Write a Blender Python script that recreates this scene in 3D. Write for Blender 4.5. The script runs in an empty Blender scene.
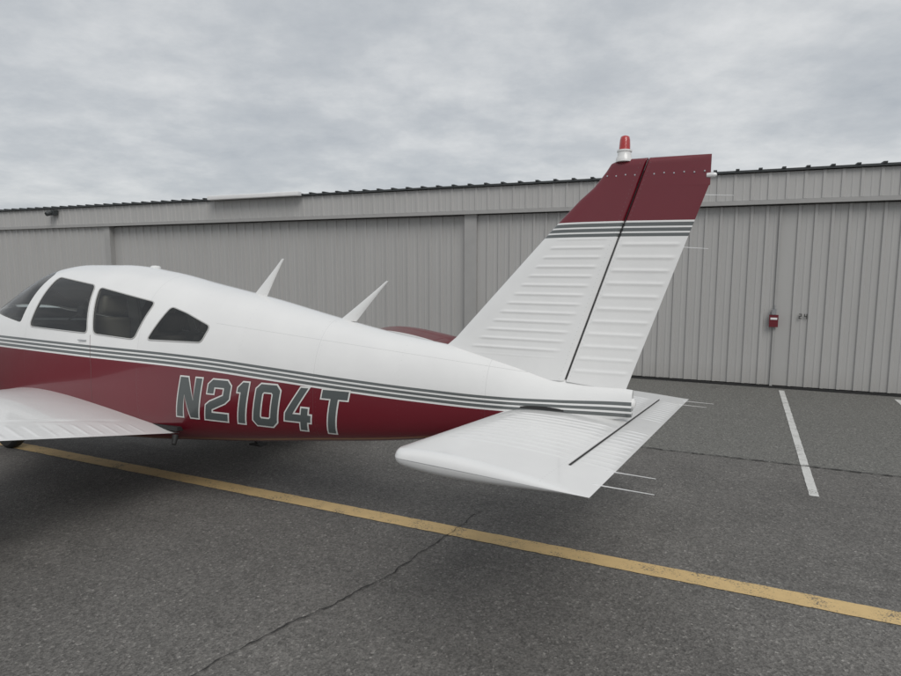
import bpy, bmesh, math, random
import numpy as np
from mathutils import Vector, Matrix
from mathutils.geometry import tessellate_polygon
random.seed(4)
scene=bpy.context.scene
H=1.88

# ------------------------------------------------------------------ materials
def new_mat(name):
    m=bpy.data.materials.new(name); m.use_nodes=True
    nt=m.node_tree; b=nt.nodes["Principled BSDF"]
    return m,nt,b
def N(nt,t,**k):
    n=nt.nodes.new(t)
    for a,v in k.items(): setattr(n,a,v)
    return n
def L(nt,a,b): nt.links.new(a,b)
def math_node(nt,op,a,b=None,c=None,clamp=False):
    n=nt.nodes.new("ShaderNodeMath"); n.operation=op; n.use_clamp=clamp
    for i,v in enumerate((a,b,c)):
        if v is None: continue
        if isinstance(v,(int,float)): n.inputs[i].default_value=v
        else: nt.links.new(v,n.inputs[i])
    return n.outputs[0]
def mixc(nt,f,a,b):
    n=nt.nodes.new("ShaderNodeMix"); n.data_type='RGBA'
    for i,v in ((0,f),(6,a),(7,b)):
        if isinstance(v,(int,float)): n.inputs[i].default_value=v
        elif isinstance(v,tuple): n.inputs[i].default_value=(*v,1)
        else: nt.links.new(v,n.inputs[i])
    return n.outputs[2]
def mulc(nt,f,a,b):
    mu=N(nt,"ShaderNodeMix",data_type='RGBA',blend_type='MULTIPLY'); mu.inputs[0].default_value=f
    L(nt,a,mu.inputs[6]); L(nt,b,mu.inputs[7]); return mu.outputs[2]
def noise(nt,vec,scale,detail=4,rough=.55):
    n=nt.nodes.new("ShaderNodeTexNoise"); n.inputs["Scale"].default_value=scale
    n.inputs["Detail"].default_value=detail; n.inputs["Roughness"].default_value=rough
    if vec is not None: nt.links.new(vec,n.inputs["Vector"])
    return n.outputs["Fac"]
def ramp(nt,f,stops):
    n=nt.nodes.new("ShaderNodeValToRGB"); e=n.color_ramp.elements
    while len(e)<len(stops): e.new(.5)
    for i,(p,c) in enumerate(stops):
        e[i].position=p; e[i].color=(*c,1) if isinstance(c,tuple) else (c,c,c,1)
    nt.links.new(f,n.inputs[0]); return n.outputs[0]
def bump(nt,b,h,strength,dist):
    n=nt.nodes.new("ShaderNodeBump"); n.inputs["Strength"].default_value=strength; n.inputs["Distance"].default_value=dist
    nt.links.new(h,n.inputs["Height"]); nt.links.new(n.outputs[0],b.inputs["Normal"])
def simple(name,col,rough=.5,metal=0,coat=0,var=.06,vs=6):
    m,nt,b=new_mat(name)
    tc=N(nt,"ShaderNodeTexCoord")
    f=noise(nt,tc.outputs["Object"],vs)
    c2=tuple(x*(1-var*2) for x in col); c1=tuple(min(1,x*(1+var)) for x in col)
    L(nt,mixc(nt,f,c2,c1),b.inputs["Base Color"])
    b.inputs["Roughness"].default_value=rough; b.inputs["Metallic"].default_value=metal
    b.inputs["Coat Weight"].default_value=coat; b.inputs["Coat Roughness"].default_value=.05
    return m

WHITE=(.76,.76,.75); RED=(.135,.004,.013); GREY=(.105,.115,.115)
STX=[-.5,.18,.6,.95,1.4,1.95,2.6,3.2,4.4,5.6,7.4]
ZT=[.14,.14,.118,.108,.118,.143,.182,.215,.24,.255,.26]   # top of pinstripes
ZR=[.03,.035,.03,.022,.03,.052,.088,.12,.142,.155,.16]   # top of the maroon

def rivet_mask(nt,pos,axis_a,axis_b,pitch,rad=.0032):
    a=math_node(nt,'ABSOLUTE',math_node(nt,'SUBTRACT',axis_a,pos))
    w_=math_node(nt,'PINGPONG',axis_b,pitch)
    d=math_node(nt,'SQRT',math_node(nt,'ADD',math_node(nt,'MULTIPLY',a,a),math_node(nt,'MULTIPLY',w_,w_)))
    return math_node(nt,'LESS_THAN',d,rad)
def fuselage_paint():
    m,nt,b=new_mat("fuselage_paint")
    tc=N(nt,"ShaderNodeTexCoord"); sp=N(nt,"ShaderNodeSeparateXYZ"); L(nt,tc.outputs["Object"],sp.inputs[0])
    X,Y,Z=sp.outputs
    def curve(xs,ys):
        n=nt.nodes.new("ShaderNodeFloatCurve"); cv=n.mapping.curves[0]
        x0,x1=xs[0],xs[-1]; t=math_node(nt,'DIVIDE',math_node(nt,'SUBTRACT',X,x0),x1-x0)
        n.mapping.use_clip=False
        pts=[((x-x0)/(x1-x0),y+.0) for x,y in zip(xs,ys)]
        cv.points[0].location=pts[0]; cv.points[1].location=pts[-1]
        for p in pts[1:-1]: cv.points.new(*p)
        n.mapping.update(); L(nt,t,n.inputs["Value"]); return n.outputs[0]
    zt=curve(STX,ZT); zr=curve(STX,ZR)
    f=math_node(nt,'DIVIDE',math_node(nt,'SUBTRACT',zt,Z),math_node(nt,'SUBTRACT',zt,zr))  # 0 top of stripes .. 1 maroon
    def band(a,c):
        return math_node(nt,'MULTIPLY',math_node(nt,'GREATER_THAN',f,a),math_node(nt,'LESS_THAN',f,c))
    g=math_node(nt,'ADD',math_node(nt,'ADD',band(0,.2),band(.32,.52)),band(.64,.86),clamp=True)
    red=math_node(nt,'GREATER_THAN',f,1.0)
    red=math_node(nt,'MULTIPLY',red,math_node(nt,'GREATER_THAN',X,.62))
    dirt=noise(nt,tc.outputs["Object"],3.0,6)
    w=mixc(nt,dirt,(.70,.70,.695),(.79,.79,.78))
    c=mixc(nt,g,w,GREY); c=mixc(nt,red,c,RED)
    seam=None
    for xs in (1.02,2.22,3.78,5.14,6.02):
        s=math_node(nt,'LESS_THAN',math_node(nt,'ABSOLUTE',math_node(nt,'SUBTRACT',X,xs)),.0010)
        seam=s if seam is None else math_node(nt,'MAXIMUM',seam,s)
    zz=math_node(nt,'SUBTRACT',Z,math_node(nt,'MULTIPLY_ADD',X,.085,.20))
    s=math_node(nt,'LESS_THAN',math_node(nt,'ABSOLUTE',zz),.0010)
    s=math_node(nt,'MULTIPLY',s,math_node(nt,'LESS_THAN',X,3.1))
    seam=math_node(nt,'MAXIMUM',seam,s)
    c=mixc(nt,math_node(nt,'MULTIPLY',seam,.30),c,(.12,.12,.12))
    r=None
    for xs in (1.04,1.60,2.20,2.24,2.84,3.30,3.76):
        q=rivet_mask(nt,xs,X,Z,.016)
        r=q if r is None else math_node(nt,'MAXIMUM',r,q)
    c=mixc(nt,math_node(nt,'MULTIPLY',r,.10),c,(.2,.2,.2))
    L(nt,c,b.inputs["Base Color"])
    b.inputs["Roughness"].default_value=.28; b.inputs["Coat Weight"].default_value=.7; b.inputs["Coat Roughness"].default_value=.05
    hb=noise(nt,tc.outputs["Object"],5.0,2)
    hh=math_node(nt,'SUBTRACT',math_node(nt,'MULTIPLY_ADD',r,.25,math_node(nt,'MULTIPLY',hb,1.4)),math_node(nt,'MULTIPLY',seam,.6))
    bump(nt,b,hh,.4,.004)
    return m
def fin_paint():
    m,nt,b=new_mat("fin_paint")
    tc=N(nt,"ShaderNodeTexCoord"); sp=N(nt,"ShaderNodeSeparateXYZ"); L(nt,tc.outputs["Object"],sp.inputs[0])
    X,Y,Z=sp.outputs
    def band(a,c): return math_node(nt,'MULTIPLY',math_node(nt,'GREATER_THAN',Z,a),math_node(nt,'LESS_THAN',Z,c))
    g=math_node(nt,'ADD',math_node(nt,'ADD',band(1.137,1.158),band(1.108,1.128)),band(1.080,1.099),clamp=True)
    dirt=noise(nt,tc.outputs["Object"],5.0,6)
    c=mixc(nt,g,mixc(nt,dirt,(.72,.72,.715),(.81,.81,.80)),GREY)
    c=mixc(nt,math_node(nt,'GREATER_THAN',Z,1.168),c,RED)
    # rivet row just ahead of and behind the hinge line
    hx_=math_node(nt,'MULTIPLY_ADD',Z,-.3227,.55+.24*.3227)
    u=math_node(nt,'SUBTRACT',X,hx_)
    r=math_node(nt,'MAXIMUM',rivet_mask(nt,.032,u,Z,.012,.0028),rivet_mask(nt,-.026,u,Z,.012,.0028))
    c=mixc(nt,math_node(nt,'MULTIPLY',r,.22),c,(.2,.2,.2))
    L(nt,c,b.inputs["Base Color"])
    b.inputs["Roughness"].default_value=.3; b.inputs["Coat Weight"].default_value=.5; b.inputs["Coat Roughness"].default_value=.08
    bump(nt,b,noise(nt,tc.outputs["Object"],9.0,2),.35,.004)
    return m
def wing_paint(name,xmin,xrow,ph):
    m,nt,b=new_mat(name)
    tc=N(nt,"ShaderNodeTexCoord"); sp=N(nt,"ShaderNodeSeparateXYZ"); L(nt,tc.outputs["Object"],sp.inputs[0])
    X,Y,Z=sp.outputs
    dirt=noise(nt,tc.outputs["Object"],4.0,6)
    c=mixc(nt,dirt,(.69,.69,.685),(.79,.79,.78))
    ry=math_node(nt,'PINGPONG',math_node(nt,'ADD',Y,.07),ph); rx=math_node(nt,'PINGPONG',X,.014)
    d=math_node(nt,'SQRT',math_node(nt,'ADD',math_node(nt,'MULTIPLY',ry,ry),math_node(nt,'MULTIPLY',rx,rx)))
    r=math_node(nt,'MULTIPLY',math_node(nt,'LESS_THAN',d,.003),math_node(nt,'GREATER_THAN',X,xmin))
    q=rivet_mask(nt,xrow,X,Y,.014); r=math_node(nt,'MAXIMUM',r,q)
    c=mixc(nt,math_node(nt,'MULTIPLY',r,.20),c,(.2,.2,.2))
    L(nt,c,b.inputs["Base Color"])
    b.inputs["Roughness"].default_value=.32; b.inputs["Coat Weight"].default_value=.5; b.inputs["Coat Roughness"].default_value=.08
    bump(nt,b,noise(nt,tc.outputs["Object"],5.0,2),.25,.005)
    return m
M_FUS=fuselage_paint(); M_FIN=fin_paint(); M_WING=wing_paint("wing_paint",3.8,4.62,.2); M_STAB=wing_paint("stabilator_paint",9.0,.205,.2)
M_WHITE=simple("white_paint",WHITE,.3,0,.5,.03,4)
M_REDP=simple("maroon_paint",RED,.28,0,.6,.04)
M_LINING=simple("cabin_lining",(.30,.285,.26),.8)
M_DARK=simple("dark_rubber_and_shade",(.02,.02,.02),.7)
M_GAP=simple("hinge_gap_shadow",(.035,.035,.035),.7)
M_SEAL=simple("window_seal",(.45,.45,.44),.5)
M_LAP=simple("lap_joint_shadow",(.16,.10,.10),.5)
M_METAL=simple("aluminium",(.55,.56,.57),.3,1)
M_SEAT=simple("seat_leather",(.26,.235,.20),.6)
M_LETW=simple("letter_outline",(.72,.72,.70),.35,0,.4,.02)
M_LETG=simple("letter_fill",(.085,.098,.098),.35,0,.4,.04)
def glassmat(name,tint,extra=0):
    m=bpy.data.materials.new(name); m.use_nodes=True; nt=m.node_tree; nt.nodes.clear()
    o=N(nt,"ShaderNodeOutputMaterial"); mx=N(nt,"ShaderNodeMixShader"); tr=N(nt,"ShaderNodeBsdfTransparent"); gl=N(nt,"ShaderNodeBsdfGlossy")
    fr=N(nt,"ShaderNodeFresnel"); fr.inputs[0].default_value=1.5
    tr.inputs[0].default_value=(*tint,1); gl.inputs["Roughness"].default_value=.03; gl.inputs[0].default_value=(.9,.9,.9,1)
    L(nt,math_node(nt,'ADD',fr.outputs[0],extra,clamp=True),mx.inputs[0]); L(nt,tr.outputs[0],mx.inputs[1]); L(nt,gl.outputs[0],mx.inputs[2]); L(nt,mx.outputs[0],o.inputs[0])
    return m
M_GLASS=glassmat("tinted_acrylic",(.74,.77,.75),.02)
def lens(name,col):
    m,nt,b=new_mat(name); b.inputs["Base Color"].default_value=(*col,1); b.inputs["Roughness"].default_value=.1
    b.inputs["Coat Weight"].default_value=1; tc=N(nt,"ShaderNodeTexCoord"); wv=N(nt,"ShaderNodeTexWave"); wv.bands_direction='Z'; wv.inputs["Scale"].default_value=60
    L(nt,tc.outputs["Object"],wv.inputs[0]); bump(nt,b,wv.outputs["Fac"],.3,.002); return m
M_REDLENS=lens("red_lens",(.42,.012,.012)); M_CLEAR=lens("clear_lens",(.75,.75,.75))

# ------------------------------------------------------------------ helpers
def link(o,parent=None):
    scene.collection.objects.link(o)
    if parent is not None: o.parent=parent
    return o
def mesh_obj(name,verts,faces,mat,parent=None,smooth=False,angle=None,recalc=True):
    me=bpy.data.meshes.new(name); me.from_pydata([tuple(v) for v in verts],[],faces)
    if recalc:
        bm=bmesh.new(); bm.from_mesh(me); bmesh.ops.recalc_face_normals(bm,faces=bm.faces); bm.to_mesh(me); bm.free()
    if smooth:
        me.shade_smooth()
        if angle: me.set_sharp_from_angle(angle=math.radians(angle))
    for mm in (mat if isinstance(mat,list) else [mat]): me.materials.append(mm)
    return link(bpy.data.objects.new(name,me),parent)
def box_vf(x0,x1,y0,y1,z0,z1):
    v=[(x0,y0,z0),(x1,y0,z0),(x1,y1,z0),(x0,y1,z0),(x0,y0,z1),(x1,y0,z1),(x1,y1,z1),(x0,y1,z1)]
    f=[(0,3,2,1),(4,5,6,7),(0,1,5,4),(1,2,6,5),(2,3,7,6),(3,0,4,7)]
    return v,f
def box(name,b,mat,parent=None,bev=0):
    o=mesh_obj(name,*box_vf(*b),mat,parent)
    if bev:
        md=o.modifiers.new("b","BEVEL"); md.width=bev; md.segments=3
        o.data.shade_smooth(); 
    return o
def tube_vf(p0,p1,r0,r1=None,n=12,cap=True,sq=1.0):
    p0=Vector(p0);p1=Vector(p1); r1=r0 if r1 is None else r1
    d=(p1-p0).normalized(); a=Vector((0,0,1)) if abs(d.z)<.9 else Vector((1,0,0))
    e1=d.cross(a).normalized(); e2=d.cross(e1)
    v=[];f=[]
    for p,r in ((p0,r0),(p1,r1)):
        for i in range(n):
            t=2*math.pi*i/n; v.append(p+e1*math.cos(t)*r+e2*math.sin(t)*r*sq)
    for i in range(n):
        j=(i+1)%n; f.append((i,j,n+j,n+i))
    if cap: f.append(tuple(range(n))); f.append(tuple(range(2*n-1,n-1,-1)))
    return v,f
def merge(parts):
    V=[];F=[]
    for v,f in parts:
        o=len(V); V+=list(v); F+=[tuple(i+o for i in q) for q in f]
    return V,F
def revolve_vf(prof,n=24,origin=(0,0,0),axis='Z'):
    v=[];f=[]
    for (r,h) in prof:
        for i in range(n):
            t=2*math.pi*i/n; x,y=r*math.cos(t),r*math.sin(t)
            p={'Z':(x,y,h),'X':(h,x,y),'Y':(x,h,y)}[axis]
            v.append((p[0]+origin[0],p[1]+origin[1],p[2]+origin[2]))
    for k in range(len(prof)-1):
        for i in range(n):
            j=(i+1)%n; f.append((k*n+i,k*n+j,(k+1)*n+j,(k+1)*n+i))
    f.append(tuple(range(n))); f.append(tuple(range((len(prof)-1)*n,len(prof)*n)))
    return v,f
def apply_mods(o):
    dg=bpy.context.evaluated_depsgraph_get(); dg.update()
    me=bpy.data.meshes.new_from_object(o.evaluated_get(dg)); o.modifiers.clear(); old=o.data; o.data=me
    return o

# ------------------------------------------------------------------ airplane frame
al=math.radians(27); ro=math.radians(4.7)
n_=Vector((-math.cos(al),math.sin(al),0))
l_=Vector((-math.sin(al)*math.cos(ro),-math.cos(al)*math.cos(ro),math.sin(ro)))
u_=n_.cross(l_)
A=Vector((1.18,3.43,-.93+H))
plane=bpy.data.objects.new("parked_airplane",None); link(plane)
Mx=Matrix((( n_.x,l_.x,u_.x,A.x),(n_.y,l_.y,u_.y,A.y),(n_.z,l_.z,u_.z,A.z),(0,0,0,1)))
plane.matrix_world=Mx
def ground_z(x,y):   # local z of the ground under local (x,y)
    return (0-(A.z+x*n_.z+y*l_.z))/u_.z

# ---- fuselage loft
ST=[ # x, halfw, top, bot, zc, pu, pl
(.16,.034,.208,.050,.13,2.1,2.1),(.35,.054,.222,.005,.12,2.0,2.2),(.6,.082,.252,-.05,.11,2.0,2.4),(.9,.122,.318,-.12,.10,2.0,2.6),
(1.3,.180,.392,-.205,.09,2.05,2.8),(1.75,.243,.452,-.28,.085,2.1,2.9),(2.3,.315,.552,-.35,.08,2.1,3.0),(2.9,.385,.672,-.425,.08,2.15,3.1),
(3.5,.455,.775,-.485,.08,2.2,3.2),(4.0,.505,.862,-.53,.09,2.25,3.3),(4.5,.535,.912,-.555,.10,2.3,3.4),(4.95,.545,.912,-.56,.10,2.3,3.4),
(5.25,.545,.880,-.56,.10,2.3,3.4),(5.5,.54,.785,-.56,.10,2.3,3.4),(5.75,.53,.645,-.555,.09,2.35,3.3),(5.95,.52,.530,-.55,.08,2.5,3.2),(6.15,.51,.495,-.54,.07,2.6,3.1),
(6.5,.475,.462,-.50,.05,2.6,3.0),(6.8,.42,.42,-.44,.03,2.5,2.8),(6.95,.35,.36,-.36,.02,2.3,2.5),(7.0,.27,.28,-.28,.01,2.2,2.2)]
SA=np.array(ST); XS=SA[:,0]
def hermite(x,xs,ys):
    i=int(min(max(np.searchsorted(xs,x)-1,0),len(xs)-2)); h=xs[i+1]-xs[i]; t=(x-xs[i])/h; t=min(max(t,0),1)
    def sl(k):
        if k==0 : return (ys[1]-ys[0])/(xs[1]-xs[0])
        if k==len(xs)-1: return (ys[-1]-ys[-2])/(xs[-1]-xs[-2])
        a=(ys[k]-ys[k-1])/(xs[k]-xs[k-1]); b=(ys[k+1]-ys[k])/(xs[k+1]-xs[k])
        if a*b<=0: return 0.
        return 2*a*b/(a+b)
    m0,m1=sl(i)*h,sl(i+1)*h
    return ys[i]*(2*t**3-3*t*t+1)+m0*(t**3-2*t*t+t)+ys[i+1]*(-2*t**3+3*t*t)+m1*(t**3-t*t)
def sec(x): return [hermite(x,XS,SA[:,k]) for k in range(1,7)]
def S(x,z):
    w,top,bot,zc,pu,pl=sec(x)
    if z>=zc: q=min((z-zc)/(top-zc),.9999); p=pu
    else: q=min((zc-z)/(zc-bot),.9999); p=pl
    return w*(1-q**p)**(1/p)
def implicit(x,y,z):
    w,top,bot,zc,pu,pl=sec(x); p=pu if z>=zc else pl; h=(top-zc) if z>=zc else (zc-bot)
    return ((abs(y)/w)**p+(abs(z-zc)/h)**p)**(1/p)
xs=list(np.arange(.16,7.0,.035))+[7.0]; NS=96
V=[];F=[]
for x in xs:
    w,top,bot,zc,pu,pl=sec(x)
    for k in range(NS):
        t=2*math.pi*k/NS; cy,sz=math.cos(t),math.sin(t)
        p=pu if sz>=0 else pl
        yy=w*math.copysign(abs(cy)**(2/p),cy); hz=(top-zc) if sz>=0 else (zc-bot)
        V.append((x,yy,zc+hz*math.copysign(abs(sz)**(2/p),sz)))
for i in range(len(xs)-1):
    for k in range(NS):
        j=(k+1)%NS; F.append((i*NS+k,i*NS+j,(i+1)*NS+j,(i+1)*NS+k))
F.append(tuple(range(NS))); F.append(tuple(range((len(xs)-1)*NS,len(xs)*NS)))
fus=mesh_obj("fuselage",V,F,[M_FUS,M_LINING],None,True)
glass=mesh_obj("window_panes",V,F,[M_GLASS],None,True)
def round_poly(P,r,seg=6):
    out=[]; n=len(P)
    for i in range(n):
        p=Vector(P[i]); a=Vector(P[i-1])-p; b=Vector(P[(i+1)%n])-p
        rr=min(r,a.length*.45,b.length*.45); p0=p+a.normalized()*rr; p1=p+b.normalized()*rr
        for k in range(seg+1):
            t=k/seg; out.append(tuple(p0*(1-t)**2+p*2*t*(1-t)+p1*t*t))
    return out
WIN=[round_poly([(3.56,.572),(3.40,.530),(3.145,.440),(3.19,.318),(3.70,.312)],.035),
     round_poly([(4.37,.705),(3.725,.600),(3.825,.308),(4.27,.330)],.045),
     round_poly([(5.00,.785),(4.43,.720),(4.335,.330),(5.10,.352)],.05)]
SHIELD=round_poly([(5.13,.80),(5.24,.38),(5.93,.475),(6.05,.60),(5.6,1.0),(5.34,.915)],.03)
def prism(poly,y0,y1):
    n=len(poly); v=[(p[0],y0,p[1]) for p in poly]+[(p[0],y1,p[1]) for p in poly]
    f=[tuple(range(n)),tuple(range(2*n-1,n-1,-1))]+[(i,(i+1)%n,n+(i+1)%n,n+i) for i in range(n)]
    return v,f
def shrink(poly,d):
    c=Vector((sum(p[0] for p in poly)/len(poly),sum(p[1] for p in poly)/len(poly)))
    return [tuple(c+(Vector(p)-c)*(1-d)) for p in poly]
polys=WIN+[SHIELD]
cut=mesh_obj("cut",*merge([prism(p,-1,1) for p in polys]),M_LINING)
cut2=mesh_obj("cut2",*merge([prism(shrink(p,.006),-1,1) for p in polys]),M_LINING)
md=fus.modifiers.new("s","SOLIDIFY"); md.thickness=.018; md.offset=-1; md.material_offset=1
md=fus.modifiers.new("c","BOOLEAN"); md.operation='DIFFERENCE'; md.object=cut; md.solver='EXACT'
apply_mods(fus)
md=glass.modifiers.new("c","BOOLEAN"); md.operation='INTERSECT'; md.object=cut2; md.solver='EXACT'
apply_mods(glass)
bm=bmesh.new(); bm.from_mesh(glass.data)     # keep only the outer skin: one single-surface pane per opening
kill=[f for f in bm.faces if max(abs(implicit(*v.co)-1) for v in f.verts)>.02 or abs(implicit(*f.calc_center_median())-1)>.03]
bmesh.ops.delete(bm,geom=kill,context='FACES'); bm.to_mesh(glass.data); bm.free()
for o in (fus,glass): o.data.shade_smooth(); o.data.set_sharp_from_angle(angle=math.radians(30)); o.parent=plane
for o in (cut,cut2): bpy.data.objects.remove(o)
glass.data.materials.clear(); glass.data.materials.append(M_GLASS)
for p in glass.data.polygons: p.material_index=0
def curve_obj(name,paths,r,mat,cyc=True):
    cu=bpy.data.curves.new(name,"CURVE"); cu.dimensions='3D'; cu.bevel_depth=r; cu.bevel_resolution=2
    for P in paths:
        s=cu.splines.new('POLY'); s.points.add(len(P)-1); s.use_cyclic_u=cyc
        for q,p in zip(s.points,P): q.co=(*p,1)
    cu.materials.append(mat); return link(bpy.data.objects.new(name,cu),plane)
rims=[]
def surf_path(w,closed=True):
    pts=[]; n=len(w)
    for i in range(n if closed else n-1):
        a,b=Vector(w[i]),Vector(w[(i+1)%n]); k=max(1,int((b-a).length/.03))
        for q in range(k): pts.append(a.lerp(b,q/k))
    if not closed: pts.append(Vector(w[-1]))
    return pts
for w in WIN:
    for sgn in (1,-1): rims.append([(p.x,sgn*(S(p.x,p.y)+.001),p.y) for p in surf_path(w)])
curve_obj("window_rims",rims,.005,M_SEAL)
hd=[(p.x,(S(p.x,p.y)+.0003),p.y) for p in surf_path([(4.30,.32),(4.27,.05),(4.27,-.2)],False)]
curve_obj("skin_lap_joint",[hd],.0014,M_LAP,False)
mesh_obj("vent_scoop",*merge([tube_vf((4.34,S(4.34,.27)-.005,.27),(4.42,S(4.42,.275)+.012,.275),.014,.006,10,sq=.6)]),M_METAL,plane,True,40)

# interior
def seat_vf(x,y,w=.21,z=0):
    parts=[box_vf(x-.22,x+.25,y-w,y+w,-.28+z,-.12+z)]
    bk,f=box_vf(-.06,.06,y-w,y+w,0,.62); bk=[(p[0]*(1-.3*(p[2]>0))+x-.22-p[2]*.22,(p[1]-y)*(1-.15*(p[2]>0))+y,p[2]-.16+z) for p in bk]
    parts.append((bk,f))
    hd,f=box_vf(-.04,.04,y-.11,y+.11,.64,.80); hd=[(p[0]+x-.22-p[2]*.22,p[1],p[2]-.16+z) for p in hd]
    parts.append((hd,f)); return merge(parts)
sv=merge([seat_vf(4.78,.25),seat_vf(4.78,-.25),seat_vf(4.12,.21,.18,-.12),seat_vf(4.12,-.21,.18,-.12)])
o=mesh_obj("seats",*sv,M_SEAT,plane); md=o.modifiers.new("b","BEVEL"); md.width=.03; md.segments=3; o.data.shade_smooth()
pv,pf=box_vf(5.30,5.42,-.47,.47,-.1,.36)
o=mesh_obj("instrument_panel",*merge([(pv,pf),box_vf(5.28,5.85,-.44,.44,.365,.40)]),M_DARK,plane)
yk=[]
for y in (.25,-.25): yk+= [tube_vf((5.3,y,.15),(5.1,y,.15),.012), tube_vf((5.1,y-.13,.17),(5.1,y+.13,.17),.015),tube_vf((5.1,y-.13,.17),(5.1,y-.15,.27),.014),tube_vf((5.1,y+.13,.17),(5.1,y+.15,.27),.014)]
mesh_obj("control_yokes",*merge(yk),M_DARK,plane)
box("cabin_floor",(3.4,5.6,-.42,.42,-.36,-.33),M_DARK,plane)
mesh_obj("headset",*merge([tube_vf((4.72,.30,.50),(4.72,.33,.50),.05,.045,16),tube_vf((4.60,.30,.50),(4.60,.33,.50),.05,.045,16),tube_vf((4.72,.31,.54),(4.66,.31,.60),.010),tube_vf((4.60,.31,.54),(4.66,.31,.60),.010),tube_vf((4.72,.32,.48),(4.86,.34,.42),.006)]),M_DARK,plane,True,40)

# ---- airfoil style surfaces
def naca(c,t=.15,m=.02,p=.4):
    yt=5*t*(.2969*math.sqrt(c)-.126*c-.3516*c*c+.2843*c**3-.1036*c**4)
    yc=m/p**2*(2*p*c-c*c) if c<p else m/(1-p)**2*((1-2*p)+2*p*c-c*c)
    return yc+yt,yc-yt
def ss(a,b,x):
    t=min(max((x-a)/(b-a),0),1); return t*t*(3-2*t)
def ridge(v,pitch,wid):
    d=abs((v/pitch)-round(v/pitch))*pitch
    return math.exp(-(d/wid)**2)
def wing(side):
    ys=[.3]+list(np.arange(.45,4.56,.0105))+list(np.linspace(4.58,4.90,22))
    cs=sorted(set([(1-math.cos(math.pi*i/46))/2 for i in range(47)]+list(np.linspace(.79,.99,15))))
    V=[];F=[];nc=len(cs)
    for y in ys:
        gl=max(0,1-(y-.5)/.62); le=5.05+.55*gl**1.3 if y>.5 else 5.60
        te=3.45; tipf=max(0,(y-4.55)/.35); k=math.sqrt(max(0,1-tipf**2)) if tipf<1 else 0
        k=max(k,.04)
        ch=(le-te); le2=le-.28*ch*(1-k)*.5; te2=te+.25*ch*(1-k)*.5; ch=le2-te2
        z0=-.37+(y-.5)*.1228
        for up in (0,1):
            for c in (cs if up==0 else cs[::-1]):
                a,b=naca(c,.15*1.6/ch if ch>1.6 else .15); h=(a if up==0 else b)*(k**.6 if tipf>0 else 1)
                x=le2-c*ch; z=z0+h*ch+.056*(1-c)+(.03*tipf)
                d=0
                if up==0:
                    if x<3.72 and .62<y<4.5: d+=.0028*ridge(y,.105,.011)*ss(3.47,3.50,x)*(1-ss(3.64,3.68,x))
                    if .6<y<4.5: d-=.005*math.exp(-((x-3.745)/.010)**2)
                V.append((x,side*y,z+d))
    m=2*nc
    for i in range(len(ys)-1):
        for k in range(m-1): F.append((i*m+k,i*m+k+1,(i+1)*m+k+1,(i+1)*m+k))
        F.append((i*m+m-1,i*m,(i+1)*m,(i+1)*m+m-1))
    F.append(tuple(range((len(ys)-1)*m,len(ys)*m)))
    o=mesh_obj("wing_left" if side>0 else "wing_right",V,F,[M_WING,M_REDP],plane,True,50)
    for p in o.data.polygons:
        if abs(p.center.y)>4.24: p.material_index=1
wing(1); wing(-1)

def stab():
    ss_=np.linspace(-1,1,521); cs=sorted(set([(1-math.cos(math.pi*i/40))/2 for i in range(41)]+[.79,.795,.8,.805,.81,.815,.82]))
    V=[];F=[];nc=len(cs)
    for s in ss_:
        for up in (0,1):
            for c in (cs if up==0 else cs[::-1]):
                yt=1.53-.10*(1-c)-.14*max(0,1-c/.10)**2
                y=s*yt; x=.925-c*.915
                a,b=naca(c,.105,0); k=math.sqrt(max(0,1-max(0,(abs(s)-.965)/.035)**2))
                h=(a if up==0 else b)*.90*max(k,.03)
                ay=abs(y); d=0
                if .17<ay<1.14:
                    d+=.0046*ridge(ay,.078,.009)*ss(.22,.25,x)*(1-ss(.72,.77,x))
                    d+=.003*ridge(ay,.078,.010)*ss(.02,.04,x)*(1-ss(.13,.16,x))
                if ay<1.19: d-=.007*math.exp(-((x-.182)/.006)**2)
                V.append((x,y,(h+d) if up==0 else (h-d)))
    m=2*nc
    for i in range(len(ss_)-1):
        for k in range(m-1): F.append((i*m+k,i*m+k+1,(i+1)*m+k+1,(i+1)*m+k))
        F.append((i*m+m-1,i*m,(i+1)*m,(i+1)*m+m-1))
    F.append(tuple(range(m))); F.append(tuple(range((len(ss_)-1)*m,len(ss_)*m)))
    mesh_obj("stabilator",V,F,M_STAB,plane,True,60)
stab()
v,f=box_vf(.1803,.1825,-1.19,1.19,.006,.0215)
mesh_obj("tab_hinge_gap",v,f,M_GAP,plane)

def panel(name,zs,lef,tef,thick,rib,mat,cs):
    V=[];F=[];nc=len(cs)
    for z in zs:
        a,b=lef(z),tef(z)
        for side in (1,-1):
            for c in (cs if side>0 else cs[::-1]):
                x=a[0]*(1-c)+b[0]*c; zz=a[1]*(1-c)+b[1]*c
                y=thick(c,z)+rib(c,x,zz)
                V.append((x,side*y,zz))
    m=2*nc
    for i in range(len(zs)-1):
        for k in range(m-1): F.append((i*m+k,i*m+k+1,(i+1)*m+k+1,(i+1)*m+k))
        F.append((i*m+m-1,i*m,(i+1)*m,(i+1)*m+m-1))
    F.append(tuple(range(m))); F.append(tuple(range((len(zs)-1)*m,len(zs)*m)))
    return mesh_obj(name,V,F,mat,plane,True,50)
def hx(z): return .55-(z-.24)*.3227   # rudder hinge line
def fle(z):
    pts=[(.22,1.60),(.40,1.36),(.45,1.30),(1.0,.80),(1.18,.635),(1.30,.52),(1.37,.44),(1.42,.40),(1.46,.37),(1.50,.345),(1.52,.30)]
    zz=[p[0] for p in pts]; xx=[p[1] for p in pts]
    return float(np.interp(z,zz,xx))
zs=list(np.arange(.23,1.521,.0043))
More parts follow.
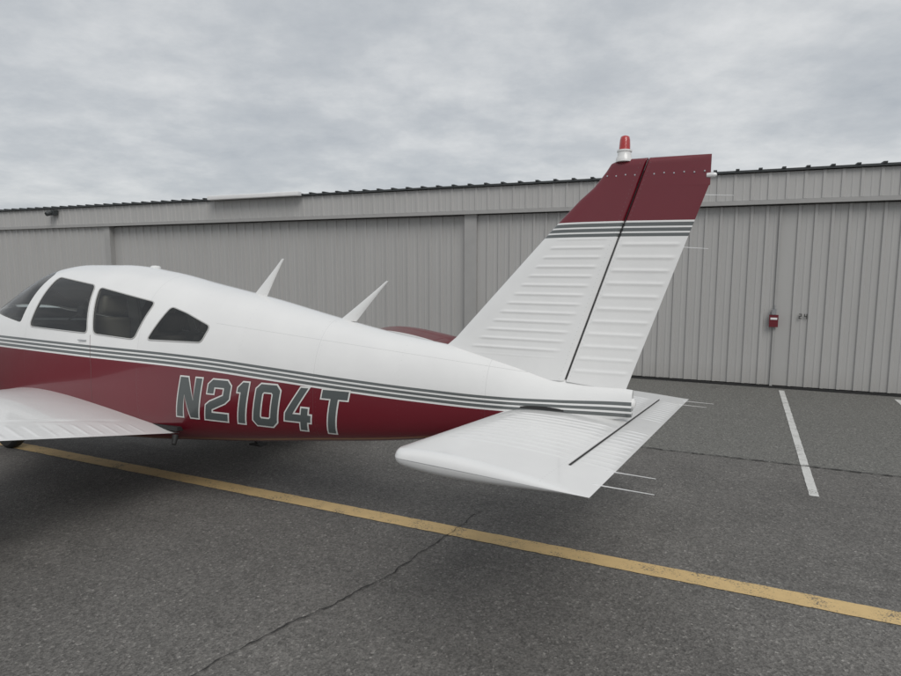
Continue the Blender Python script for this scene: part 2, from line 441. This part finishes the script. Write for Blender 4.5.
csf=sorted(set([(i/30)**2 *.3 for i in range(31)]+list(np.linspace(.3,1,32))))
def fth(c,z):
    t=.052-.022*(z-.24)/1.28
    q=min(c/.55,1); y=t*math.sqrt(max(0,1-(1-q)**2)); 
    if c>.985: y*=.8
    top=math.sqrt(max(0.02,1-max(0,(z-1.475)/.047)**2)); return max(y*top,.0006)
def frib(c,x,z):
    if z<.36 or z>1.07: return 0
    return .0038*ridge(z-.02,.0555,.0078)*ss(.2,.25,c)*(1-ss(.86,.90,c))
panel("fin",zs,lambda z:(fle(z),z),lambda z:(hx(z)+.003,z),fth,frib,M_FIN,csf)
def rth(c,z):
    t=.047-.018*(z-.24)/1.28
    y=t*(1-c)**.9*min(1,math.sqrt(c/.03+.12))+.003
    top=math.sqrt(max(0.02,1-max(0,(z-1.485)/.037)**2)); return y*top
def rle(z): return (hx(z)-.003,z)
def rte(z):
    x=.215-(z-.20)*.3445
    if z>1.36: x=-.19
    return (x,z-.035*(1-(z-.24)/1.28)-.002)
def rrib(c,x,z):
    if z<.27 or z>1.07: return 0
    return .0034*ridge(z,.074,.0095)*ss(.07,.11,c)*(1-ss(.90,.94,c))
panel("rudder",zs,rle,rte,rth,rrib,M_FIN,[0,.01,.03,.05,.07,.1]+list(np.linspace(.13,.85,26))+[.88,.91,.94,.97,1])
mesh_obj("rudder_hinge_gap",[(hx(.24)+.004,-.028,.24),(hx(.24)-.004,-.028,.24),(hx(1.45)-.004,-.010,1.45),(hx(1.45)+.004,-.010,1.45),
   (hx(.24)+.004,.028,.24),(hx(.24)-.004,.028,.24),(hx(1.45)-.004,.010,1.45),(hx(1.45)+.004,.010,1.45)],
   [(0,3,2,1),(4,5,6,7),(0,1,5,4),(1,2,6,5),(2,3,7,6),(3,0,4,7)],M_GAP,plane)
scr=[]
for i in range(11):
    x=.36-i*.052; z0=1.428-.004*(i%2)
    if abs(x-hx(1.425))<.02: continue
    for s in (1,-1):
        y=.030 if x>hx(1.425) else .028*(1-(hx(1.42)-x)/.40)+.004
        if x>.33: y=.024
        scr.append(tube_vf((x,s*(y-.008),z0),(x,s*(y+.003),z0),.0060,.0042,8))
mesh_obj("cap_screws",*merge(scr),M_METAL,plane)
mesh_obj("tail_light",*revolve_vf([(.001,-.222),(.008,-.220),(.013,-.212),(.014,-.20),(.014,-.188),(.012,-.17),(.001,-.168)],16,(0,0,1.405),'X'),M_CLEAR,plane,True,40)
bo=(.275,0,0)
mesh_obj("beacon_base",*revolve_vf([(.046,1.505),(.046,1.525),(.038,1.540),(.038,1.560),(.042,1.563),(.042,1.572),(.001,1.573)],24,bo),M_WHITE,plane,True,30)
mesh_obj("beacon_lens",*revolve_vf([(.032,1.574),(.031,1.60),(.029,1.630),(.025,1.648),(.012,1.655),(.001,1.656)],24,bo),M_REDLENS,plane,True,50)
def blade(p0,p1,w0,w1,t):
    p0=Vector((p0[0],0,p0[1]));p1=Vector((p1[0],0,p1[1])); V=[];F=[];n=16
    for k in range(9):
        s=k/8; c=p0.lerp(p1,s); w=w0*(1-s)**1.2+w1; 
        for i in range(n):
            a=2*math.pi*i/n; V.append((c.x+math.cos(a)*w/2,math.sin(a)*(t*(1-s*.7))/2,c.z))
    for k in range(8):
        for i in range(n):
            j=(i+1)%n; F.append((k*n+i,k*n+j,(k+1)*n+j,(k+1)*n+i))
    F.append(tuple(range(n)));F.append(tuple(range(8*n,9*n)))
    return V,F
mesh_obj("whip_antennas",*merge([blade((3.02,.66),(2.785,.965),.13,.022,.03),blade((2.17,.52),(1.845,.81),.13,.02,.03)]),M_WHITE,plane,True,50)
mesh_obj("roof_vent",*revolve_vf([(.045,.885),(.045,.900),(.03,.912),(.001,.915)],16,(4.27,-.05,0)),M_WHITE,plane,True,40)
wk=[]
for (x,y,z,dx,dz) in [(.02,1.36,0,-.20,-.0),(.02,1.13,0,-.17,0),(.02,-1.36,0,-.2,0),(.02,-1.13,0,-.17,0),(-.17,0,1.30,-.14,-.01),(-.06,0,1.02,-.14,-.01)]:
    wk.append(tube_vf((x+.03,y,z+.002),(x+dx,y,z+dz),.0028,.0014,6))
mesh_obj("static_wicks",*merge(wk),M_CLEAR,plane)
V=[];F=[];K=10
for i in range(K+1):
    x=.80-i/K*.26; hh=.016*math.sin(math.pi*(i+.3)/(K+.6))**.5
    for z in (.052,.052+hh+.004): V.append((x,S(x,z)+.003,z))
for i in range(K): F.append((2*i,2*i+1,2*i+3,2*i+2))
mesh_obj("stabilator_slot_shade",V,F,M_DARK,plane)  # no cutout: dark patch on the skin paints the shade inside the slot
mesh_obj("tail_cone_cap",*revolve_vf([(.030,.0),(.028,-.012),(.015,-.02),(.001,-.022)],20,(0.16,0,0),'X'),M_WHITE,plane).location=(0,0,.13)

# ---- registration letters
def glyphs():
    G={}
    G['N']=([[(0,0),(0,1),(.24,1),(.49,.42),(.49,1),(.68,1),(.68,0),(.44,0),(.19,.58),(.19,0)]],.68)
    G['2']=([[(0,.66),(0,.88),(.12,1),(.56,1),(.68,.88),(.68,.56),(.57,.45),(.19,.27),(.19,.18),(.68,.18),(.68,0),(0,0),(0,.36),(.1,.45),(.49,.63),(.49,.82),(.19,.82),(.19,.66)]],.68)
    G['1']=([[(.1,0),(.1,.76),(0,.76),(0,.86),(.13,1),(.30,1),(.30,0)]],.32)
    G['0']=('ring',.68)
    G['4']=([[(.43,0),(.43,.2),(0,.2),(0,.38),(.33,1),(.53,1),(.20,.37),(.43,.37),(.43,.53),(.61,.53),(.61,.37),(.70,.37),(.70,.2),(.61,.2),(.61,0)]],.70)
    G['T']=([[(0,.81),(0,1),(.68,1),(.68,.81),(.435,.81),(.435,0),(.245,0),(.245,.81)]],.68)
    return G
def offset(P,d):
    n=len(P); area=sum(P[i][0]*P[(i+1)%n][1]-P[(i+1)%n][0]*P[i][1] for i in range(n)); sg=1 if area>0 else -1
    out=[]
    for i in range(n):
        a,b,c=Vector(P[i-1]),Vector(P[i]),Vector(P[(i+1)%n])
        e1=(b-a).normalized(); e2=(c-b).normalized(); n1=Vector((e1.y,-e1.x))*sg; n2=Vector((e2.y,-e2.x))*sg
        m=(n1+n2); k=1+n1.dot(n2); 
        if k<.35: k=.35
        out.append(tuple(b+m*(d/k)))
    return out
def letters(name,off,lift,mat,HT=.300):
    G=glyphs(); x0=0; V=[];F=[]
    for ch in "N2104T":
        g,w=G[ch]
        if g=='ring':
            O=[(0,.12),(0,.88),(.12,1),(.56,1),(.68,.88),(.68,.12),(.56,0),(.12,0)]
            I=[(.19,.22),(.19,.78),(.23,.82),(.45,.82),(.49,.78),(.49,.22),(.45,.18),(.23,.18)]
            if off: O=offset(O,off); I=offset(I,-off)
            for i in range(8):
                j=(i+1)%8; o=len(V); V+=[(p[0]+x0,p[1]) for p in (O[i],O[j],I[j],I[i])]; F.append((o,o+1,o+2,o+3))
        else:
            for P in g:
                if off: P=offset(P,off)
                o=len(V); V+=[(p[0]+x0,p[1]) for p in P]
                for t in tessellate_polygon([[Vector((p[0],p[1],0)) for p in P]]): F.append(tuple(o+i for i in t))
        x0+=w+.22
    me=bpy.data.meshes.new(name); me.from_pydata([(v[0],v[1],0) for v in V],[],F)
    bm=bmesh.new(); bm.from_mesh(me)
    bmesh.ops.triangulate(bm,faces=bm.faces)
    for _ in range(3): bmesh.ops.subdivide_edges(bm,edges=bm.edges,cuts=1,use_grid_fill=True)
    for v in bm.verts:
        a,b=v.co.x,v.co.y
        x=3.40-(a+.20*b)*.289; z=-.241+b*HT-.001*(3.405-x)
        v.co=Vector((x,S(x,z)+lift,z))
    bmesh.ops.recalc_face_normals(bm,faces=bm.faces)
    bm.to_mesh(me); bm.free(); me.materials.append(mat); link(bpy.data.objects.new(name,me),plane)
letters("registration_outline",.036,.0025,M_LETW); letters("registration_letters",0,.0045,M_LETG)

# ---- landing gear, step, prop
def wheel(x,y,r,w,top):
    gz=ground_z(x,y); c=(x,y,gz+r)
    prof=[(r*.55,-w/2),(r*.85,-w/2),(r*.97,-w*.33),(r,-w*.1),(r,w*.1),(r*.97,w*.33),(r*.85,w/2),(r*.55,w/2)]
    hub=[(r*.1,-w*.42),(r*.56,-w*.40),(r*.56,w*.40),(r*.1,w*.42)]
    mesh_obj("tire",*revolve_vf(prof,32,c,'Y'),M_DARK,plane,True,40)
    mesh_obj("wheel_hub",*revolve_vf(hub,24,c,'Y'),M_WHITE,plane,True,30)
    s=1 if y>=0 else -1
    mesh_obj("gear_leg",*merge([tube_vf((x,y-s*(w*.8),gz+r),(x,y-s*w*.8,top),.03),tube_vf((x,y,gz+r),(x,y-s*w*.8,gz+r),.018),tube_vf((x-.05,y-s*w*.8,gz+r+.05),(x-.05,y-s*w*.8,gz+r+.25),.01)]),M_WHITE,plane,True,40)
wheel(4.3,1.62,.21,.15,-.25); wheel(4.3,-1.62,.21,.15,-.25); wheel(6.35,0,.19,.13,-.45)
mesh_obj("boarding_step",*merge([tube_vf((3.42,-.3,-.44),(3.40,-.42,-.60),.012),box_vf(3.34,3.46,-.48,-.38,-.615,-.60)]),M_DARK,plane)
mesh_obj("belly_vent",*merge([tube_vf((3.44,.40,-.40),(3.42,.43,-.46),.024,.016)]),M_DARK,plane,True,40)
mesh_obj("spinner",*revolve_vf([(.15,6.99),(.15,7.03),(.13,7.12),(.09,7.20),(.04,7.25),(.001,7.265)],28,(0,0,.02),'X'),M_WHITE,plane,True,50)
pb=[]
for a in (0,math.pi):
    V=[];F=[]
    for k in range(12):
        r=.12+.82*k/11; w=.075+.06*math.sin(math.pi*min(1,k/9))*.8; tw=math.radians(50-32*k/11); w*= (1 if k<11 else .6)
        for (c,t) in ((-.5,0),(0,.012),(.5,0),(0,-.006)):
            yy=c*2*w/2*math.cos(tw); xx=c*w*math.sin(tw)+t
            V.append((7.06+xx,yy*math.cos(a),.02+r*math.cos(a)))
    for k in range(11):
        for i in range(4):
            j=(i+1)%4; F.append((k*4+i,k*4+j,(k+1)*4+j,(k+1)*4+i))
    F.append((0,1,2,3)); F.append((44,45,46,47)); pb.append((V,F))
mesh_obj("propeller",*merge(pb),M_METAL,plane,True,60)

# ------------------------------------------------------------------ hangar
e_=Vector((.9164,-.4003,0)); m_=Vector((.4003,.9164,0)); B=Vector((2.958,10.143,0))
HM=Matrix(((e_.x,m_.x,0,B.x),(e_.y,m_.y,0,B.y),(0,0,1,0),(0,0,0,1)))
def sheetmat(name,col):
    m,nt,b=new_mat(name); tc=N(nt,"ShaderNodeTexCoord")
    mp=N(nt,"ShaderNodeMapping"); L(nt,tc.outputs["Object"],mp.inputs[0]); mp.inputs["Scale"].default_value=(3,3,.35)
    f1=noise(nt,mp.outputs[0],1.5,6); f2=noise(nt,tc.outputs["Object"],.6,3)
    sp=N(nt,"ShaderNodeSeparateXYZ"); L(nt,tc.outputs["Object"],sp.inputs[0])
    low=math_node(nt,'SUBTRACT',1.0,math_node(nt,'DIVIDE',sp.outputs[2],.35),clamp=True)
    c=mixc(nt,f1,tuple(x*.88 for x in col),tuple(x*1.06 for x in col)); c=mixc(nt,math_node(nt,'MULTIPLY',f2,.25),c,tuple(x*.84 for x in col))
    c=mixc(nt,math_node(nt,'MULTIPLY',low,math_node(nt,'MULTIPLY',f1,.45)),c,(.22,.20,.17))
    L(nt,c,b.inputs["Base Color"]); b.inputs["Roughness"].default_value=.5; return m
M_SHEET=sheetmat("hangar_sheet_metal",(.435,.430,.420)); M_SHEET2=sheetmat("hangar_fascia_metal",(.455,.45,.44)); M_TRIM=simple("trim_metal",(.37,.366,.358),.5)
M_EAVE=simple("dark_eave",(.045,.05,.052),.5); M_RW=simple("white_trim",(.82,.82,.82),.5); M_ROOF=simple("roof_sheet",(.25,.25,.25),.5)
hang=bpy.data.objects.new("hangar_building",None); link(hang); hang.matrix_world=HM
def ribbed(name,x0,x1,z0,z1,y,mat,pitch=.2,phase=0,h=.022,rw=.018,slope=.012):
    pts=[(x0,y)]; k=math.ceil((x0-phase)/pitch); x=phase+k*pitch
    while x+rw+slope<x1:
        if x-rw-slope>x0:
            pts+=[(x-rw-slope,y),(x-rw,y-h),(x+rw,y-h),(x+rw+slope,y)]
            xm=x+pitch/2
            if xm+.02<x1 : pts+=[(xm-.016,y),(xm-.008,y-.004),(xm+.008,y-.004),(xm+.016,y)]
        x+=pitch
    pts.append((x1,y)); n=len(pts)
    V=[(p[0],p[1],z0) for p in pts]+[(p[0],p[1],z1) for p in pts]; F=[(i,i+1,n+i+1,n+i) for i in range(n-1)]
    o=mesh_obj(name,V,F,mat,hang,recalc=False); return o
X0,X1=-26,9
ribbed("wall_panel",X0,-12.16,.03,2.74,.0,M_SHEET,.23)
ribbed("hangar_door",-11.98,-2.95,.04,2.72,.10,M_SHEET,.23)
ribbed("hangar_door_leaf",-2.72,2.045,.04,2.72,.05,M_SHEET,.21)
ribbed("hangar_door_leaf",2.085,X1,.04,2.72,.05,M_SHEET,.21)
ribbed("fascia",X0,X1,2.80,3.19,-.06,M_SHEET2,.23,.05,h=.014)
box("header_track",(X0,X1,-.085,.02,2.735,2.797),M_TRIM,hang)
box("door_jamb",(-12.16,-11.98,-.03,.14,0,2.732),M_TRIM,hang)
box("door_jamb",(-2.95,-2.72,-.012,.14,0,2.732),M_TRIM,hang)
box("door_seam",(2.047,2.083,.02,.12,.03,2.715),M_TRIM,hang)
box("base_sill",(X0,X1,-.0,.16,0.001,.028),M_DARK,hang)
parts=[box_vf(X0-.05,X1+.05,-.12,.10,3.200,3.232)]
x=X0
while x<X1:
    parts.append(box_vf(x-.025,x+.025,-.135,.1,3.234,3.256)); x+=.305
mesh_obj("eave_trim",*merge(parts),M_EAVE,hang)
box("building_body",(X0,X1,.2,12,0,3.18),M_SHEET,hang)
mesh_obj("roof",[(X0,-.05,3.236),(X1,-.05,3.236),(X1,6,3.75),(X0,6,3.75),(X1,12.1,3.236),(X0,12.1,3.236)],[(0,1,2,3),(3,2,4,5)],M_ROOF,hang)
box("white_gutter",(-8.7,-6.38,-.26,-.125,3.19,3.275),M_RW,hang,.01)
mesh_obj("wall_lamp",*merge([box_vf(-13.9,-13.66,-.20,-.085,3.04,3.16),tube_vf((-13.78,-.2,3.1),(-13.78,-.30,3.05),.07,.05)]),M_EAVE,hang)
M_SIGNR=simple("red_enamel",(.14,.012,.02),.4)
mesh_obj("lock_box",*box_vf(1.99,2.11,-.03,.018,.93,1.11),M_SIGNR,hang)
mesh_obj("lock_label",*box_vf(2.005,2.095,-.034,-.0305,1.10-.06,1.10-.03),M_RW,hang)
mesh_obj("lock_hasp",*merge([box_vf(2.02,2.08,-.035,.018,1.115,1.20),tube_vf((2.05,-.05,1.20),(2.05,-.05,1.26),.010)]),M_METAL,hang)
def strokes(segs,x,z,s): 
    return [box_vf(x+a*s-.0,x+b*s,.0185,.0265,z+c*s,z+d*s) for a,b,c,d in segs]
two=[(0,.5,.88,1),(.38,.5,.56,.878),(0,.5,.44,.558),(0,.12,.122,.438),(0,.5,0,.12)]
four=[(.38,.5,0,1),(0,.378,.44,.56),(0,.12,.562,1)]
mesh_obj("door_number",*merge(strokes(two,2.38,1.06,.075)+strokes(four,2.45,1.06,.075)),M_DARK,hang)

# ------------------------------------------------------------------ ground
def asphalt():
    m,nt,b=new_mat("asphalt"); tc=N(nt,"ShaderNodeTexCoord"); P=tc.outputs["Object"]
    sp=N(nt,"ShaderNodeSeparateXYZ"); L(nt,P,sp.inputs[0])
    big=noise(nt,P,.35,5,.6); mid=noise(nt,P,2.2,6,.62)
    vo=N(nt,"ShaderNodeTexVoronoi"); vo.inputs["Scale"].default_value=85; L(nt,P,vo.inputs["Vector"])
    vo2=N(nt,"ShaderNodeTexVoronoi"); vo2.inputs["Scale"].default_value=190; L(nt,P,vo2.inputs["Vector"])
    fine=noise(nt,P,160,2,.6); fine2=noise(nt,P,30,5,.7)
    c=mixc(nt,ramp(nt,big,[(.35,0.),(.65,1.)]),(.136,.130,.122),(.176,.169,.158))
    c=mixc(nt,math_node(nt,'MULTIPLY',ramp(nt,mid,[(.42,0.),(.68,1.)]),.55),c,(.104,.100,.094))
    mp=N(nt,"ShaderNodeMapping"); mp.inputs["Scale"].default_value=(.25,3.2,1); mp.inputs["Rotation"].default_value=(0,0,math.radians(7)); L(nt,P,mp.inputs[0])
    dr=noise(nt,mp.outputs[0],1.3,4,.6)
    c=mixc(nt,math_node(nt,'MULTIPLY',ramp(nt,dr,[(.56,0.),(.66,1.)]),.32),c,(.085,.082,.077))
    old=math_node(nt,'GREATER_THAN',sp.outputs[1],-3.985)
    c=mixc(nt,math_node(nt,'MULTIPLY',old,.7),c,mixc(nt,mid,(.140,.140,.128),(.185,.184,.170)))
    # oil spots
    sp2=noise(nt,P,1.1,3,.5)
    c=mixc(nt,math_node(nt,'MULTIPLY',ramp(nt,sp2,[(.68,0.),(.76,1.)]),.35),c,(.06,.057,.053))
    c=mulc(nt,.85,c,ramp(nt,vo.outputs["Color"],[(.0,.45),(.5,.9),(.82,1.15),(1.,2.2)]))
    c=mulc(nt,.6,c,ramp(nt,vo2.outputs["Color"],[(.0,.5),(.5,1.),(1.,1.5)]))
    c=mulc(nt,.7,c,ramp(nt,fine2,[(.25,.6),(.75,1.4)]))
    L(nt,c,b.inputs["Base Color"]); b.inputs["Roughness"].default_value=.85
    bump(nt,b,math_node(nt,'ADD',vo.outputs["Distance"],math_node(nt,'MULTIPLY',fine,.6)),.7,.005)
    return m
M_ASP=asphalt()
gr=mesh_obj("ground",[(-300,-300,0),(300,-300,0),(300,300,0),(-300,300,0)],[(0,1,2,3)],M_ASP); gr.matrix_world=HM
def linemat(name,col,wear):
    m,nt,b=new_mat(name); tc=N(nt,"ShaderNodeTexCoord"); P=tc.outputs["Object"]
    f=noise(nt,P,90,4,.7); g=noise(nt,P,6,4,.6); 
    k=math_node(nt,'ADD',math_node(nt,'MULTIPLY',f,.6),math_node(nt,'MULTIPLY',g,.4))
    k=ramp(nt,k,[(wear-.04,0.),(wear+.04,1.)])
    c=mixc(nt,noise(nt,P,12,4),tuple(x*.82 for x in col),tuple(x*1.06 for x in col))
    L(nt,mixc(nt,k,(.13,.12,.10),c),b.inputs["Base Color"]); b.inputs["Roughness"].default_value=.75
    bump(nt,b,noise(nt,P,150,3),.5,.003); return m
M_YEL=linemat("yellow_line_paint",(.64,.46,.22),.42); M_WL=linemat("white_line_paint",(.62,.62,.60),.42)
def strip(name,p0,p1,w,mat,z=.004,jag=0):
    p0=Vector(p0);p1=Vector(p1); d=(p1-p0); n=max(2,int(d.length/.05)) if jag else int(d.length/.25)+2; t=Vector((-d.y,d.x)).normalized()
    V=[];F=[]
    for i in range(n+1):
        q=p0+d*i/n; a=w/2+random.uniform(-jag,jag); c=w/2+random.uniform(-jag,jag)
        V+=[(q.x+t.x*a,q.y+t.y*a,z),(q.x-t.x*c,q.y-t.y*c,z)]
    for i in range(n): F.append((2*i,2*i+1,2*i+3,2*i+2))
    o=mesh_obj(name,V,F,mat); o.matrix_world=HM; return o
strip("yellow_taxi_line",(-30,-5.98),(12,-6.865),.15,M_YEL,jag=.003)
strip("white_parking_line",(2.20,-.17),(2.10,-4.83),.070,M_WL,jag=.002)
strip("white_parking_line",(3.62,-.22),(3.56,-4.83),.070,M_WL,jag=.002)
M_CRK=simple("crack_filler",(.03,.029,.028),.9)
def crack(name,pts,w,z=.008,wob=.012):
    V=[];F=[];P=[]
    for a,b in zip(pts[:-1],pts[1:]):
        a=Vector(a);b=Vector(b);k=max(2,int((b-a).length/.03))
        for i in range(k): P.append(a.lerp(b,i/k))
    P.append(Vector(pts[-1])); off=0
    for i,q in enumerate(P):
        d=(P[min(i+1,len(P)-1)]-P[max(i-1,0)]).normalized(); t=Vector((-d.y,d.x)); off=off*.85+random.uniform(-wob,wob); ww=w*random.uniform(.25,1.2)
        V+=[(q.x+t.x*(off+ww/2),q.y+t.y*(off+ww/2),z),(q.x+t.x*(off-ww/2),q.y+t.y*(off-ww/2),z)]
    for i in range(len(P)-1): F.append((2*i,2*i+1,2*i+3,2*i+2))
    o=mesh_obj(name,V,F,M_CRK); o.matrix_world=HM
crack("pavement_crack",[(-.83,-8.6),(-.72,-8.25),(-.62,-7.95),(-.5,-7.6),(-.42,-7.2),(-.36,-6.85),(-.31,-6.5),(-.27,-6.2)],.009)
crack("pavement_joint",[(-25,-3.9),(-6,-3.95),(.6,-3.98),(3,-4.0),(6,-4.0),(12,-4.02)],.020,wob=.006)

# ------------------------------------------------------------------ sky, light, camera
w=bpy.data.worlds.new("World"); scene.world=w; w.use_nodes=True; nt=w.node_tree; nt.nodes.clear()
out=N(nt,"ShaderNodeOutputWorld"); bg=N(nt,"ShaderNodeBackground"); sky=N(nt,"ShaderNodeTexSky")
sky.sky_type='NISHITA'; sky.sun_disc=False
SE=math.radians(48); SR=math.radians(165)
sky.sun_elevation=SE; sky.sun_rotation=SR
tc=N(nt,"ShaderNodeTexCoord"); sp=N(nt,"ShaderNodeSeparateXYZ"); L(nt,tc.outputs["Generated"],sp.inputs[0])
zc=math_node(nt,'ADD',math_node(nt,'MAXIMUM',sp.outputs[2],0.0),.22)
cb=N(nt,"ShaderNodeCombineXYZ"); L(nt,math_node(nt,'DIVIDE',sp.outputs[0],zc),cb.inputs[0]); L(nt,math_node(nt,'DIVIDE',sp.outputs[1],zc),cb.inputs[1])
n1=noise(nt,cb.outputs[0],1.9,9,.62); n2=noise(nt,cb.outputs[0],.40,3,.5)
k=math_node(nt,'ADD',math_node(nt,'MULTIPLY',n1,.6),math_node(nt,'MULTIPLY',n2,.4))
cloud=ramp(nt,k,[(.36,(4.4,4.7,5.05)),(.47,(5.4,5.65,5.9)),(.58,(6.9,7.05,7.15)),(.72,(8.3,8.35,8.4))])
cl=mixc(nt,.94,sky.outputs[0],cloud)
L(nt,cl,bg.inputs[0]); bg.inputs[1].default_value=.1; L(nt,bg.outputs[0],out.inputs[0])
sl=bpy.data.lights.new("sun","SUN"); sl.energy=1.5; sl.angle=math.radians(35); sl.color=(1,.97,.93)
so=bpy.data.objects.new("sun",sl); link(so)
d=Vector((math.sin(SR)*math.cos(SE),math.cos(SR)*math.cos(SE),math.sin(SE)))
so.rotation_euler=d.to_track_quat('Z','Y').to_euler()
cam=bpy.data.cameras.new("camera"); cam.sensor_width=36; cam.lens=625/901*36; cam.clip_end=1000; cam.clip_start=.05
co=bpy.data.objects.new("camera",cam); link(co); co.location=(0,0,H); co.rotation_euler=(math.pi/2-math.atan(75/625),0,0)
scene.camera=co
scene.view_settings.view_transform='Standard'; scene.view_settings.look='None'; scene.view_settings.exposure=0
